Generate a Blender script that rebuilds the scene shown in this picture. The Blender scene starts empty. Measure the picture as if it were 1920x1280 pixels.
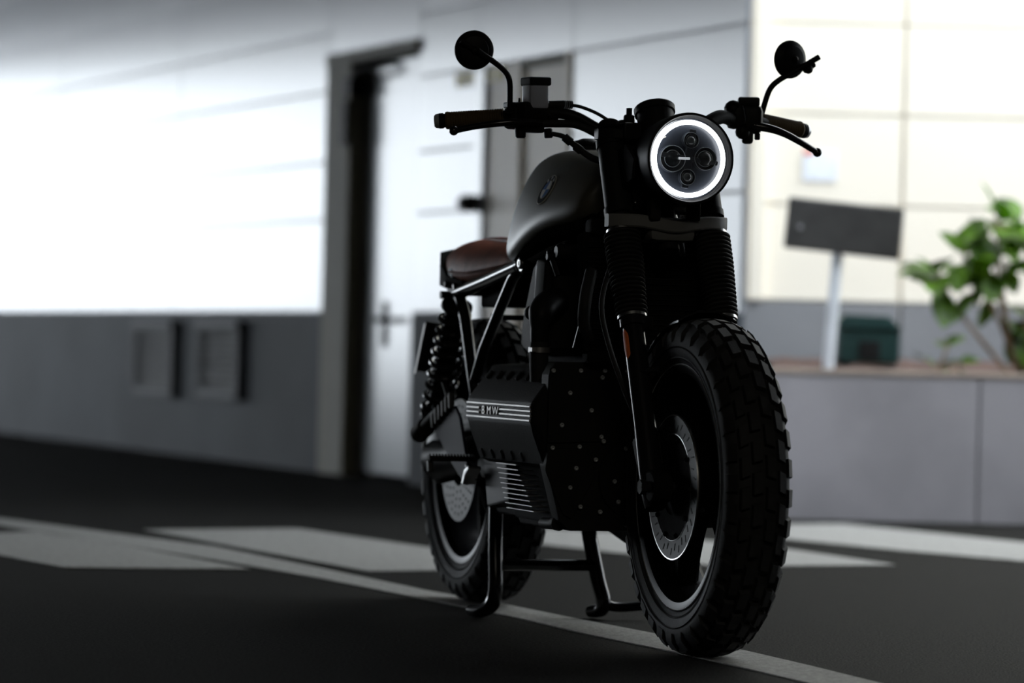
import bpy, bmesh, math, random
from mathutils import Vector, Matrix
from math import sin, cos, pi, radians as R
random.seed(7)
sc = bpy.context.scene
COL = sc.collection

# ------------------------------------------------------------------ camera, sky, exposure
cam_d = bpy.data.cameras.new('camera')
cam = bpy.data.objects.new('camera', cam_d)
COL.objects.link(cam)
cam_d.lens = 135
cam_d.sensor_width = 36
cam_d.clip_end = 500
cam_d.dof.use_dof = True
cam_d.dof.focus_distance = 7.72
cam_d.dof.aperture_fstop = 2.9
cam.matrix_world = (Matrix.Translation((0, 0, 0.606)) @ Matrix.Rotation(R(90.04), 4, 'X')
                    @ Matrix.Rotation(R(1.4), 4, 'Z'))
sc.camera = cam
sc.view_settings.view_transform = 'Standard'
sc.view_settings.look = 'None'
sc.view_settings.gamma = 1
sc.view_settings.use_curve_mapping = False
sc.view_settings.exposure = 0.0

w = bpy.data.worlds.new('sky')
sc.world = w
w.use_nodes = True
bg = w.node_tree.nodes['Background']
bg.inputs[0].default_value = (0.86, 0.93, 1.0, 1)
bg.inputs[1].default_value = 6.8


# dim fill added behind the camera to lift the bike's dark front
fill_d = bpy.data.lights.new('lane_lamp', 'AREA')
fill_d.shape = 'RECTANGLE'
fill_d.size = 2.4
fill_d.size_y = 0.3
fill_d.energy = 60
fill_d.color = (1.0, 0.93, 0.80)
lamp = bpy.data.objects.new('lane_lamp', fill_d)
lamp.location = (0.8, 1.0, 3.70)
COL.objects.link(lamp)


# ------------------------------------------------------------------ materials
def mat(name, col, rough=0.5, metal=0.0, var=0.12, vscale=6.0, bump=0.0, bscale=200.0, spec=0.5,
        emit=None, estr=0.0, coat=0.0, trans=0.0, edge=0.15):
    m = bpy.data.materials.new(name)
    m.use_nodes = True
    nt = m.node_tree
    b = nt.nodes['Principled BSDF']
    b.inputs['Roughness'].default_value = rough
    b.inputs['Metallic'].default_value = metal
    b.inputs['Specular IOR Level'].default_value = spec
    if coat:
        b.inputs['Coat Weight'].default_value = coat
        b.inputs['Coat Roughness'].default_value = 0.12
    if trans:
        b.inputs['Transmission Weight'].default_value = trans
    tc = nt.nodes.new('ShaderNodeTexCoord')
    n = nt.nodes.new('ShaderNodeTexNoise')
    n.inputs['Scale'].default_value = vscale
    n.inputs['Detail'].default_value = 4
    nt.links.new(tc.outputs['Object'], n.inputs['Vector'])
    cr = nt.nodes.new('ShaderNodeValToRGB')
    lo = [max(0, c * (1 - var)) for c in col]
    hi = [min(1, c * (1 + var)) for c in col]
    cr.color_ramp.elements[0].position = 0.5 - edge
    cr.color_ramp.elements[1].position = 0.5 + edge
    cr.color_ramp.elements[0].color = (*lo, 1)
    cr.color_ramp.elements[1].color = (*hi, 1)
    nt.links.new(n.outputs['Fac'], cr.inputs['Fac'])
    nt.links.new(cr.outputs['Color'], b.inputs['Base Color'])
    if bump:
        n2 = nt.nodes.new('ShaderNodeTexNoise')
        n2.inputs['Scale'].default_value = bscale
        n2.inputs['Detail'].default_value = 3
        nt.links.new(tc.outputs['Object'], n2.inputs['Vector'])
        bp = nt.nodes.new('ShaderNodeBump')
        bp.inputs['Strength'].default_value = bump
        bp.inputs['Distance'].default_value = 0.004
        nt.links.new(n2.outputs['Fac'], bp.inputs['Height'])
        nt.links.new(bp.outputs['Normal'], b.inputs['Normal'])
    if emit:
        b.inputs['Emission Color'].default_value = (*emit, 1)
        b.inputs['Emission Strength'].default_value = estr
    return m


M = {}
M['asphalt'] = mat('asphalt', (0.0165, 0.016, 0.0145), 0.7, spec=0.03, var=0.65, edge=0.09, vscale=160, bump=0.9, bscale=220)
M['paint'] = mat('road_paint', (0.27, 0.265, 0.25), 0.7, spec=0.3, var=0.25, vscale=90, bump=0.7, bscale=220)
M['panel'] = mat('wall_panel', (0.42, 0.44, 0.47), 0.2, metal=0.0, var=0.03, vscale=1.2)
M['panel_gap'] = mat('panel_joint', (0.38, 0.39, 0.41), 0.4)
M['base_band'] = mat('grey_base', (0.085, 0.093, 0.105), 0.55, spec=0.02, var=0.12, vscale=1.4)
M['header'] = mat('header_cladding', (0.24, 0.24, 0.24), 0.4, metal=0.3, var=0.05, vscale=2)
M['soffit'] = mat('soffit', (0.16, 0.16, 0.16), 0.5, metal=0.0, var=0.08, vscale=1.0)
M['door_w'] = mat('white_door', (0.36, 0.38, 0.40), 0.2, metal=0.0, var=0.02, vscale=2)
M['frame_o'] = mat('olive_frame', (0.18, 0.165, 0.115), 0.6, spec=0.14, var=0.05)
M['beige'] = mat('beige_door', (0.66, 0.55, 0.38), 0.45, spec=0.28, var=0.04)
M['dark'] = mat('dark_metal', (0.015, 0.015, 0.015), 0.6, spec=0.15)
M['cream'] = mat('cream_wall', (0.86, 0.80, 0.68), 0.6, var=0.02, vscale=1)
M['cream_joint'] = mat('cream_joint', (0.74, 0.68, 0.56), 0.7)
M['greyplinth'] = mat('grey_plinth', (0.20, 0.205, 0.215), 0.6, var=0.06, vscale=2)
M['concrete'] = mat('concrete', (0.32, 0.305, 0.32), 0.75, var=0.12, vscale=3, bump=0.3, bscale=40)
M['cap'] = mat('planter_rim', (0.36, 0.29, 0.24), 0.75, var=0.15, vscale=8)
M['soil'] = mat('soil', (0.075, 0.04, 0.03), 0.9, var=0.4, vscale=40, bump=1, bscale=60)
M['dark_wall'] = mat('dark_wall', (0.22, 0.21, 0.20), 0.8)
M['leaf'] = mat('leaf', (0.11, 0.23, 0.012), 0.35, var=0.6, vscale=9)
M['stem'] = mat('stem', (0.25, 0.17, 0.10), 0.7, var=0.2)
M['galv'] = mat('galvanised', (0.72, 0.76, 0.80), 0.4, metal=0.1)
M['signback'] = mat('sign_back', (0.035, 0.034, 0.032), 0.55, var=0.2, vscale=12)
M['green_plastic'] = mat('green_plastic', (0.012, 0.045, 0.042), 0.45)
M['yellow'] = mat('yellow_plastic', (0.65, 0.50, 0.05), 0.5)
M['paper'] = mat('paper', (0.80, 0.83, 0.88), 0.7)
M['red'] = mat('red_print', (0.75, 0.18, 0.12), 0.7)
# motorcycle
M['satin'] = mat('satin_black', (0.012, 0.012, 0.0125), 0.45, spec=0.08, var=0.2)
M['gloss'] = mat('gloss_black', (0.010, 0.010, 0.011), 0.2, var=0.1, spec=0.5)
M['matte'] = mat('matte_black', (0.010, 0.010, 0.010), 0.7, spec=0.02, var=0.25, bump=0.2, bscale=300)
M['rubber'] = mat('rubber', (0.021, 0.021, 0.021), 0.65, spec=0.16, var=0.15, vscale=30, bump=0.15, bscale=250)
M['tank'] = mat('tank_olive', (0.085, 0.080, 0.058), 0.42, spec=0.35, var=0.03)
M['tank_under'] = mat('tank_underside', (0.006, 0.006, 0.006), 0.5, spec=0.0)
M['leather'] = mat('brown_leather', (0.42, 0.14, 0.085), 0.5, spec=0.12, var=0.2, vscale=18, bump=0.3, bscale=160)
M['engine'] = mat('engine_grey', (0.017, 0.017, 0.0165), 0.55, spec=0.05, var=0.1, vscale=20, bump=0.2, bscale=300)
M['steel'] = mat('bare_steel', (0.55, 0.55, 0.54), 0.28, metal=1.0)
M['disc'] = mat('brake_disc_steel', (0.035, 0.035, 0.034), 0.5, metal=0.9, var=0.1, vscale=40)
M['alu'] = mat('brushed_trim', (0.30, 0.29, 0.28), 0.42, metal=0.7)
M['rim'] = mat('rim_black', (0.008, 0.008, 0.009), 0.25, spec=0.015)
M['grip'] = mat('grip_brown', (0.085, 0.058, 0.024), 0.7, spec=0.2, var=0.2, bump=0.3, bscale=200)
M['reservoir'] = mat('reservoir', (0.42, 0.44, 0.50), 0.3, var=0.05)
M['clearglass'] = mat('lens_glass', (1, 1, 1), 0.02, trans=1.0, var=0)
M['halo'] = mat('halo_light', (1, 1, 1), 0.4, emit=(0.93, 0.96, 1.0), estr=7.0, var=0)
M['reflector'] = mat('lamp_reflector', (0.35, 0.37, 0.40), 0.15, metal=1.0)
M['lampblack'] = mat('lamp_black', (0.03, 0.035, 0.045), 0.3)
M['projector'] = mat('projector_lens', (0.02, 0.025, 0.03), 0.03, coat=1.0)
M['orange'] = mat('orange_sticker', (0.9, 0.20, 0.06), 0.5)
M['white_enamel'] = mat('white_enamel', (0.80, 0.82, 0.84), 0.4, spec=0.2)
M['blue_enamel'] = mat('blue_enamel', (0.04, 0.16, 0.50), 0.4, spec=0.2)
M['bluegrey'] = mat('rearset_plate', (0.035, 0.038, 0.052), 0.5, spec=0.03)
M['yoke'] = mat('yoke_metal', (0.16, 0.16, 0.15), 0.5, spec=0.2)
M['badge_rim'] = mat('badge_rim', (0.55, 0.52, 0.42), 0.4, spec=0.3)
M['badge_black'] = mat('badge_black', (0.006, 0.006, 0.006), 0.5, spec=0.03)
M['led'] = mat('led_strip', (1, 1, 1), 0.4, emit=(0.85, 0.92, 1.0), estr=0.35, var=0)
M['bolt'] = mat('zinc_bolt', (0.60, 0.62, 0.62), 0.4, metal=0.5)
M['ringgrey'] = mat('lamp_ring_grey', (0.50, 0.55, 0.58), 0.3)
M['radiator'] = mat('radiator_core', (0.010, 0.010, 0.010), 0.7, spec=0.0)


# ------------------------------------------------------------------ mesh building
class MB:
    def __init__(s):
        s.bm = bmesh.new()

    def _xf(s, verts, mtx):
        bmesh.ops.transform(s.bm, matrix=mtx, verts=verts)

    def box(s, c, size, rot=None, bevel=0.0, seg=2):
        r = bmesh.ops.create_cube(s.bm, size=1)
        v = r['verts']
        s._xf(v, Matrix.Diagonal((*size, 1)))
        if bevel:
            es = list({e for x in v for e in x.link_edges})
            rr = bmesh.ops.bevel(s.bm, geom=es, offset=bevel, segments=seg, profile=0.5, affect='EDGES')
            v = list({x for f in rr['faces'] for x in f.verts} | {x for x in v if x.is_valid})
            # include every vertex of the island
            seen = set(v)
            st = list(v)
            while st:
                a = st.pop()
                for e in a.link_edges:
                    b = e.other_vert(a)
                    if b not in seen:
                        seen.add(b); st.append(b)
            v = list(seen)
        m = Matrix.Translation(c)
        if rot is not None:
            m = m @ (rot if isinstance(rot, Matrix) else rot_m(*rot))
        s._xf(v, m)
        return s

    def tube(s, pts, r, seg=12, smooth=0, cap=True, closed=False):
        pts = [Vector(p) for p in pts]
        rs = list(r) if isinstance(r, (list, tuple)) else [r] * len(pts)
        if smooth:
            pts, rs = catmull(pts, rs, smooth, closed)
        n = len(pts)
        rings = []
        up = None
        for i, p in enumerate(pts):
            if closed:
                d = pts[(i + 1) % n] - pts[i - 1]
            elif i == 0:
                d = pts[1] - p
            elif i == n - 1:
                d = p - pts[i - 1]
            else:
                d = (pts[i + 1] - p).normalized() + (p - pts[i - 1]).normalized()
            d.normalize()
            if up is None:
                up = d.orthogonal().normalized()
            up = (up - d * up.dot(d))
            if up.length < 1e-6:
                up = d.orthogonal()
            up.normalize()
            sd = d.cross(up)
            rings.append([s.bm.verts.new(p + (up * cos(2 * pi * k / seg) + sd * sin(2 * pi * k / seg)) * rs[i])
                          for k in range(seg)])
        m = n if closed else n - 1
        for i in range(m):
            a, b = rings[i], rings[(i + 1) % n]
            for k in range(seg):
                s.bm.faces.new((a[k], a[(k + 1) % seg], b[(k + 1) % seg], b[k]))
        if cap and not closed:
            s.bm.faces.new(rings[0][::-1])
            s.bm.faces.new(rings[-1])
        return s

    def lathe(s, prof, origin=(0, 0, 0), axis=(0, 1, 0), seg=48, closed=False, cap=False):
        """prof: list of (t along axis, radius)."""
        ax = Vector(axis).normalized()
        u = ax.orthogonal().normalized()
        if abs(ax.z) < 0.9:
            u = Vector((0, 0, 1)); u = (u - ax * u.dot(ax)).normalized()
        v = ax.cross(u)
        o = Vector(origin)
        rings = []
        for t, r in prof:
            if r < 1e-6:
                rings.append([s.bm.verts.new(o + ax * t)])
            else:
                rings.append([s.bm.verts.new(o + ax * t + (u * cos(2 * pi * k / seg) + v * sin(2 * pi * k / seg)) * r)
                              for k in range(seg)])
        n = len(rings)
        for i in range(n if closed else n - 1):
            a, b = rings[i], rings[(i + 1) % n]
            for k in range(seg):
                k2 = (k + 1) % seg
                if len(a) == 1 and len(b) == 1:
                    continue
                if len(a) == 1:
                    s.bm.faces.new((a[0], b[k2], b[k]))
                elif len(b) == 1:
                    s.bm.faces.new((a[k], a[k2], b[0]))
                else:
                    s.bm.faces.new((a[k], a[k2], b[k2], b[k]))
        if cap and not closed:
            for rg in (rings[0], rings[-1]):
                if len(rg) > 1:
                    s.bm.faces.new(rg)
        return s

    def cyl(s, a, b, r, r2=None, seg=24, bevel=0.0):
        a, b = Vector(a), Vector(b)
        L = (b - a).length
        r2 = r if r2 is None else r2
        if bevel:
            prof = [(0, 0), (0, r - bevel), (bevel, r), (L - bevel, r2), (L, r2 - bevel), (L, 0)]
        else:
            prof = [(0, 0), (0, r), (L, r2), (L, 0)]
        return s.lathe(prof, a, b - a, seg)

    def prism(s, poly, axis, d0, d1, bevel=0.0):
        """extrude 2D polygon; axis 'y': poly is (x,z); 'x': (y,z); 'z': (x,y)"""
        def P(p, d):
            return {'y': (p[0], d, p[1]), 'x': (d, p[0], p[1]), 'z': (p[0], p[1], d)}[axis]
        a = [s.bm.verts.new(P(p, d0)) for p in poly]
        b = [s.bm.verts.new(P(p, d1)) for p in poly]
        fs = [s.bm.faces.new(a), s.bm.faces.new(b[::-1])]
        n = len(poly)
        for i in range(n):
            fs.append(s.bm.faces.new((a[i], b[i], b[(i + 1) % n], a[(i + 1) % n])))
        bmesh.ops.recalc_face_normals(s.bm, faces=fs)
        if bevel:
            es = list({e for f in fs for e in f.edges})
            bmesh.ops.bevel(s.bm, geom=es, offset=bevel, segments=2, profile=0.5, affect='EDGES')
        return s

    def loft(s, secs, cap=True, closed=True):
        rings = [[s.bm.verts.new(p) for p in sec] for sec in secs]
        n = len(rings[0])
        for a, b in zip(rings, rings[1:]):
            for k in range(n if closed else n - 1):
                k2 = (k + 1) % n
                s.bm.faces.new((a[k], a[k2], b[k2], b[k]))
        if cap:
            s.bm.faces.new(rings[0][::-1])
            s.bm.faces.new(rings[-1])
        return s

    def sphere(s, c, r, scale=(1, 1, 1), seg=20):
        rr = bmesh.ops.create_uvsphere(s.bm, u_segments=seg, v_segments=seg // 2, radius=r)
        s._xf(rr['verts'], Matrix.Translation(c) @ Matrix.Diagonal((*scale, 1)))
        return s

    def quad(s, *p):
        s.bm.faces.new([s.bm.verts.new(x) for x in p])
        return s

    def build(s, name, m, parent=None, label=None, sub=0, sharp=35, loc=None, recalc=True):
        if recalc:
            bmesh.ops.recalc_face_normals(s.bm, faces=s.bm.faces)
        me = bpy.data.meshes.new(name)
        s.bm.to_mesh(me)
        s.bm.free()
        for p in me.polygons:
            p.use_smooth = True
        if not sub:
            me.set_sharp_from_angle(angle=R(sharp))
        me.materials.append(M[m])
        o = bpy.data.objects.new(name, me)
        COL.objects.link(o)
        if parent is not None:
            o.parent = parent
        if loc:
            o.location = loc
        if sub:
            md = o.modifiers.new('sub', 'SUBSURF')
            md.levels = sub
            md.render_levels = sub
        else:
            o.modifiers.new('weighted', 'WEIGHTED_NORMAL').keep_sharp = True
        if label:
            o['label'] = label
        return o


def rot_m(x=0, y=0, z=0):
    return (Matrix.Rotation(R(z), 4, 'Z') @ Matrix.Rotation(R(y), 4, 'Y') @ Matrix.Rotation(R(x), 4, 'X'))


def catmull(pts, rs, k, closed=False):
    n = len(pts)
    out, ro = [], []
    for i in range(n if closed else n - 1):
        if closed:
            p0, p1, p2, p3 = pts[i - 1], pts[i], pts[(i + 1) % n], pts[(i + 2) % n]
            r1, r2 = rs[i], rs[(i + 1) % n]
        else:
            p0 = pts[max(i - 1, 0)]; p1 = pts[i]; p2 = pts[i + 1]; p3 = pts[min(i + 2, n - 1)]
            r1, r2 = rs[i], rs[i + 1]
        for j in range(k):
            t = j / k
            out.append(0.5 * ((2 * p1) + (p2 - p0) * t + (2 * p0 - 5 * p1 + 4 * p2 - p3) * t * t
                              + (3 * p1 - p0 - 3 * p2 + p3) * t ** 3))
            ro.append(r1 + (r2 - r1) * t)
    if not closed:
        out.append(pts[-1]); ro.append(rs[-1])
    return out, ro


def tag(o, label=None, cat=None, group=None, kind=None):
    if label: o['label'] = label
    if cat: o['category'] = cat
    if group: o['group'] = group
    if kind: o['kind'] = kind
    return o


def struct(name, mb, m, parent=None, **k):
    o = mb.build(name, m, parent, **k)
    if parent is None:
        o['kind'] = 'structure'
    return o


def empty(name, loc, rz=0, label=None, cat=None, group=None, kind=None):
    o = bpy.data.objects.new(name, None)
    COL.objects.link(o)
    o.location = loc
    o.rotation_euler = (0, 0, rz)
    return tag(o, label, cat, group, kind)


def text_mesh(name, body, size, mtx, m, parent, extrude=0.0006, width=1.0, offset=0.0):
    cu = bpy.data.curves.new(name, 'FONT')
    cu.body = body
    cu.size = size
    cu.extrude = extrude
    cu.offset = offset
    cu.align_x = 'CENTER'
    cu.align_y = 'CENTER'
    t = bpy.data.objects.new(name + '_tmp', cu)
    COL.objects.link(t)
    bpy.context.view_layer.update()
    me = bpy.data.meshes.new_from_object(t.evaluated_get(bpy.context.evaluated_depsgraph_get()))
    bpy.data.objects.remove(t)
    me.transform(mtx @ Matrix.Diagonal((width, 1, 1, 1)))
    me.materials.clear()
    me.materials.append(M[m])
    me.name = name
    o = bpy.data.objects.new(name, me)
    COL.objects.link(o)
    o.parent = parent
    return o


# ------------------------------------------------------------------ the place
# ground
g = MB().box((0, 20, -0.05), (80, 80, 0.1))
struct('floor', g, 'asphalt')

# left wall frame: corner at A, u runs away from the camera, n points to the road
A = Vector((0.784, 13.28, 0))
U = Vector((-0.3629, 0.9318, 0))
N = Vector((-0.9318, -0.3629, 0))
WM = Matrix(((U.x, N.x, 0, A.x), (U.y, N.y, 0, A.y), (0, 0, 1, 0), (0, 0, 0, 1)))


def wbox(mb, s0, s1, n0, n1, z0, z1, bevel=0.0):
    return mb.box(((s0 + s1) / 2, (n0 + n1) / 2, (z0 + z1) / 2), (s1 - s0, abs(n1 - n0), z1 - z0), bevel=bevel)


def wstruct(name, mb, m, parent=None, **k):
    o = struct(name, mb, m, parent, **k)
    if parent is None:
        o.matrix_world = WM
    return o


D1 = (3.32, 4.53)      # first door recess
D2 = (1.64, 2.47)      # second door recess
ends = [(0.0, D2[0] - 0.05), (2.62, D1[0]), (D1[1], 22.0)]
wl = MB()
wbox(wl, 1.6, 22, -0.42, -0.30, 0, 3.76)            # backing
wl.prism([(0.0, -0.012), (1.585, -0.012), (1.585, -0.60)], 'z', 0, 3.76)
for a, b in ends[1:]:
    wbox(wl, a, b, -0.31, -0.012, 0, 3.76)
wbox(wl, D2[0] - 0.06, 2.63, -0.31, -0.012, 1.735, 3.76)
wbox(wl, D1[0], D1[1], -0.31, -0.012, 1.90, 3.76)
wl = wstruct('wall_left', wl, 'panel_gap')
pn = MB()
bd = MB()
for a, b in ends:
    zs = [0.73, 1.152, 1.414, 1.735, 2.0, 2.3, 2.62, 3.0, 3.38, 3.76]
    for z0, z1 in zip(zs, zs[1:]):
        x = a
        while x < b - 0.05:
            x2 = min(x + 2.4, b)
            wbox(pn, x + 0.003, x2 - 0.003, -0.02, 0.0, z0 + 0.004, z1 - 0.004, 0.003)
            x = x2
    wbox(bd, a, b, -0.02, 0.012, 0.0, 0.73, 0.003)
wbox(pn, D2[0] - 0.05, 2.62, -0.02, 0.0, 1.739, 1.996, 0.003)
for z0, z1 in zip([2.0, 2.3, 2.62, 3.0, 3.38], [2.3, 2.62, 3.0, 3.38, 3.76]):
    wbox(pn, D2[0] - 0.047, 2.617, -0.02, 0.0, z0 + 0.004, z1 - 0.004, 0.003)
for z0, z1 in zip([1.90, 2.3, 2.62, 3.0, 3.38], [2.3, 2.62, 3.0, 3.38, 3.76]):
    wbox(pn, D1[0] + .003, D1[1] - .003, -0.02, 0.0, z0 + 0.004, z1 - 0.004, 0.003)
wstruct('cladding_panels', pn, 'panel', wl)
wstruct('base_band', bd, 'base_band', wl)
cp = MB()
wbox(cp, D2[1] + 0.02, D2[1] + 0.14, -0.02, 0.02, 0.0, 1.73, 0.004)
wstruct('corner_trim', cp, 'door_w', wl, label='white vertical trim beside the beige door')

# doors
d1 = empty('door_1', A + U * 3.9, math.atan2(U.y, U.x), kind='structure')
d1.matrix_world = WM @ Matrix.Translation((3.92, 0, 0))


def wl_part(name, mb, m, parent, off, **k):
    """mesh given in wall coordinates; parent empty sits at `off` along the wall"""
    bmesh.ops.translate(mb.bm, verts=mb.bm.verts, vec=(-off, 0, 0))
    return mb.build(name, m, parent, **k)


mb = MB(); wbox(mb, D1[0] + 0.02, D1[1] - 0.34, -0.10, -0.06, 0.02, 1.84, 0.004)
wl_part('door_leaf', mb, 'door_w', d1, 3.92, label='white metal door leaf')
mb = MB(); wbox(mb, D1[1] - 0.34, D1[1], -0.14, 0.015, 0, 1.89, 0.004); wbox(mb, D1[0], D1[1], -0.14, 0.02, 1.85, 1.90)
wl_part('door_frame', mb, 'frame_o', d1, 3.92, label='dark olive side panel and top rail')
mb = MB(); mb.tube([(3.86, -0.06, 0.70), (3.86, -0.01, 0.70), (3.74, -0.01, 0.70)], 0.014); wbox(mb, 3.83, 3.88, -0.07, -0.05, 0.58, 0.78, 0.004)
wl_part('door_handle', mb, 'dark', d1, 3.92, label='dark lever handle')
mb = MB(); wbox(mb, 4.16, 4.28, -0.06, 0.03, 1.70, 1.78, 0.008); mb.tube([(4.22, -0.0, 1.78), (4.0, 0.05, 1.80), (3.75, -0.05, 1.82)], 0.012)
wbox(mb, 4.2, 4.28, -0.05, 0.03, 1.48, 1.68, 0.008)
wl_part('door_closer', mb, 'dark', d1, 3.92, label='dark door closer')

d2 = empty('door_2', (0, 0, 0), kind='structure')
d2.matrix_world = WM @ Matrix.Translation((2.05, 0, 0))
mb = MB(); wbox(mb, D2[0], 2.12, -0.05, -0.012, 0.01, 1.72, 0.004)
wl_part('door_leaf', mb, 'beige', d2, 2.05, label='beige door leaf')
mb = MB(); wbox(mb, 2.12, D2[1], -0.24, 0.005, 0.0, 1.73, 0.004)
wl_part('door_jamb', mb, 'beige', d2, 2.05)
mb = MB(); wbox(mb, D2[0], 2.12, -0.2, 0.0, 1.70, 1.735, 0.003)
wl_part('door_frame', mb, 'frame_o', d2, 2.05, label='dark top rail of the beige door')
mb = MB(); wbox(mb, D2[0] - 0.05, D2[0], -0.24, 0.01, 0, 1.735, 0.004)
wl_part('door_trim', mb, 'beige', d2, 2.05)

lk = MB(); wbox(lk, 2.54, 2.62, 0.021, 0.07, 1.14, 1.21, 0.01)
lk.cyl((2.58, 0.06, 1.175), (2.58, 0.085, 1.175), 0.02)
lk = lk.build('door_knob', 'dark'); lk.matrix_world = WM
tag(lk, 'dark knob on the white trim of the panelled wall', 'knob')
yb = MB(); wbox(yb, 2.30, 2.85, 0.002, 0.012, 1.665, 1.725, 0.003)
yb = yb.build('safety_sign', 'yellow'); yb.matrix_world = WM
tag(yb, 'yellow strip sign on the panelled wall behind the left mirror', 'sign')


def louvre(s0, s1, z0, z1, label):
    e = empty('wall_vent', (0, 0, 0), label=label, cat='vent', group='louvred vents in the grey base band')
    c = (s0 + s1) / 2
    e.matrix_world = WM @ Matrix.Translation((c, 0, z0))
    f = MB()
    def bx(a, b, n0, n1, zz0, zz1, m=f, bev=0.004):
        m.box(((a + b) / 2 - c, (n0 + n1) / 2, (zz0 + zz1) / 2 - z0), (b - a, n1 - n0, zz1 - zz0), bevel=bev)
    bx(s0, s1, 0.013, 0.06, z1 - 0.045, z1); bx(s0, s1, 0.013, 0.05, z0, z0 + 0.05)
    bx(s0, s0 + 0.05, 0.013, 0.05, z0, z1); bx(s1 - 0.05, s1, 0.013, 0.05, z0, z1)
    f.build('vent_frame', 'vent_frame', e)
    b = MB(); bx(s0 + 0.02, s1 - 0.02, 0.013, 0.018, z0 + 0.02, z1 - 0.02, b, 0)
    b.build('vent_back', 'dark', e)
    sl = MB()
    n = 9
    for i in range(n):
        z = z0 + 0.07 + (z1 - z0 - 0.13) * i / (n - 1)
        sl.box((0, 0.034, z - z0), (s1 - s0 - 0.1, 0.024, 0.012), rot=(20, 0, 0))
    sl.build('louvre_slats', 'vent', e)


M['vent'] = mat('vent_metal', (0.20, 0.20, 0.205), 0.5, spec=0.05)
M['vent_frame'] = mat('vent_frame', (0.095, 0.10, 0.11), 0.5, spec=0.03)
louvre(6.82, 7.56, 0.29, 0.685, 'louvred vent in the grey wall base, the one further from the door')
louvre(5.68, 6.40, 0.30, 0.69, 'louvred vent in the grey wall base, the one nearer the door')

# end return of the left wall
# right cream wall
CW = 15.2
cw = MB().box((6.0, CW + 0.2, 3.0), (11.4, 0.36, 6.0))
cw = struct('wall_right', cw, 'cream_joint')
pp = MB()
zs = [0.806, 1.186, 1.545, 1.904, 2.264, 2.624, 2.984, 3.344, 3.8, 4.3, 4.8, 5.4, 6.0]
xs = [0.30, 0.90, 1.529, 2.40, 3.2, 4.2, 5.2, 6.2, 7.2, 8.2, 9.2, 10.2, 11.4]
for x0, x1 in zip(xs, xs[1:]):
    for z0, z1 in zip(zs, zs[1:]):
        pp.box(((x0 + x1) / 2, CW + 0.005, (z0 + z1) / 2), (x1 - x0 - 0.014, 0.03, z1 - z0 - 0.008), bevel=0.002)
struct('cladding_panels', pp, 'cream', cw)
pl = MB()
for x0, x1 in zip(xs, xs[1:]):
    pl.box(((x0 + x1) / 2, CW - 0.005, 0.4), (x1 - x0 - 0.01, 0.06, 0.80), bevel=0.003)
struct('plinth', pl, 'greyplinth', cw)
vt = MB().box((0.955, CW - 0.03, 3.4), (0.06, 0.05, 5.19), bevel=0.004)
struct('trim_1', vt, 'cream')

# roof over the parking lane; its unseen edges are set to shape the light, open far left and at the right beyond the bike
rf = MB()
rf.box((-8.1, 21.0, 3.84), (17.8, 62, 0.16))
rf.box((4.4, 1.0, 3.84), (7.4, 20.0, 0.16))
struct('ceiling', rf, 'soffit')
wb_ = MB().box((-4.4, -9.1, 1.96), (25.2, 0.2, 3.92)); struct('wall_back', wb_, 'dark_wall')  # unseen, added to keep the camera side dark
wn = MB().box((8.1, 0.9, 1.96), (0.2, 19.8, 3.92)); struct('wall_near_right', wn, 'dark_wall')  # unseen, added to shut off light from the near right
wf = MB().box((-17.1, 7.5, 1.96), (0.2, 33.0, 3.92)); struct('wall_near_left', wf, 'dark_wall')  # unseen, length set to limit light from the left opening


def sheet(name, pts, label, grp=None):
    m = MB().prism(pts, 'z', 0.0005, 0.003)
    o = m.build(name, 'paint')
    tag(o, label, 'road marking', grp)
    return o


sheet('road_line', [(-2.6, 14.7), (-1.646, 12.454), (-0.848, 11.086), (-0.526, 10.238), (-0.193, 9.348), (0.003, 8.903), (0.179, 8.449),
                    (0.486, 7.708), (0.589, 7.381), (0.90, 6.3), (0.79, 6.3), (0.46, 7.283), (0.329, 7.66), (0.172, 8.059),
                    (0.003, 8.554), (-0.186, 9.019), (-0.471, 9.725), (-0.796, 10.424), (-1.582, 11.975), (-2.55, 14.2)],
      'long worn white line running under both motorcycle wheels')
G_ = 'broad white hatch bars on the asphalt'
for pts, lab in (
    ([(-1.609, 11.458), (-1.406, 11.689), (-0.668, 10.034), (-1.141, 9.907), (-1.494, 10.647)], 'broad white bar on the asphalt, leftmost, left of the thin line'),
    ([(-1.129, 11.929), (-0.665, 12.233), (-0.236, 11.31), (0.059, 10.587), (0.015, 10.294), (-0.363, 10.066)], 'broad white bar on the asphalt, just left of the rear wheel'),
    ([(-0.091, 12.744), (0.397, 12.483), (0.86, 11.692), (1.114, 10.983), (0.579, 10.679), (0.357, 11.202), (-0.085, 11.975)], 'broad white bar on the asphalt seen under the engine between the wheels'),
    ([(0.904, 13.336), (1.18, 13.519), (1.68, 12.487), (1.95, 11.9), (1.80, 10.3), (1.529, 11.35), (1.225, 11.767), (0.844, 12.425)], 'broad white bar on the asphalt at right, in front of the planter')):
    sheet('road_bar', pts, lab, G_)

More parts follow.
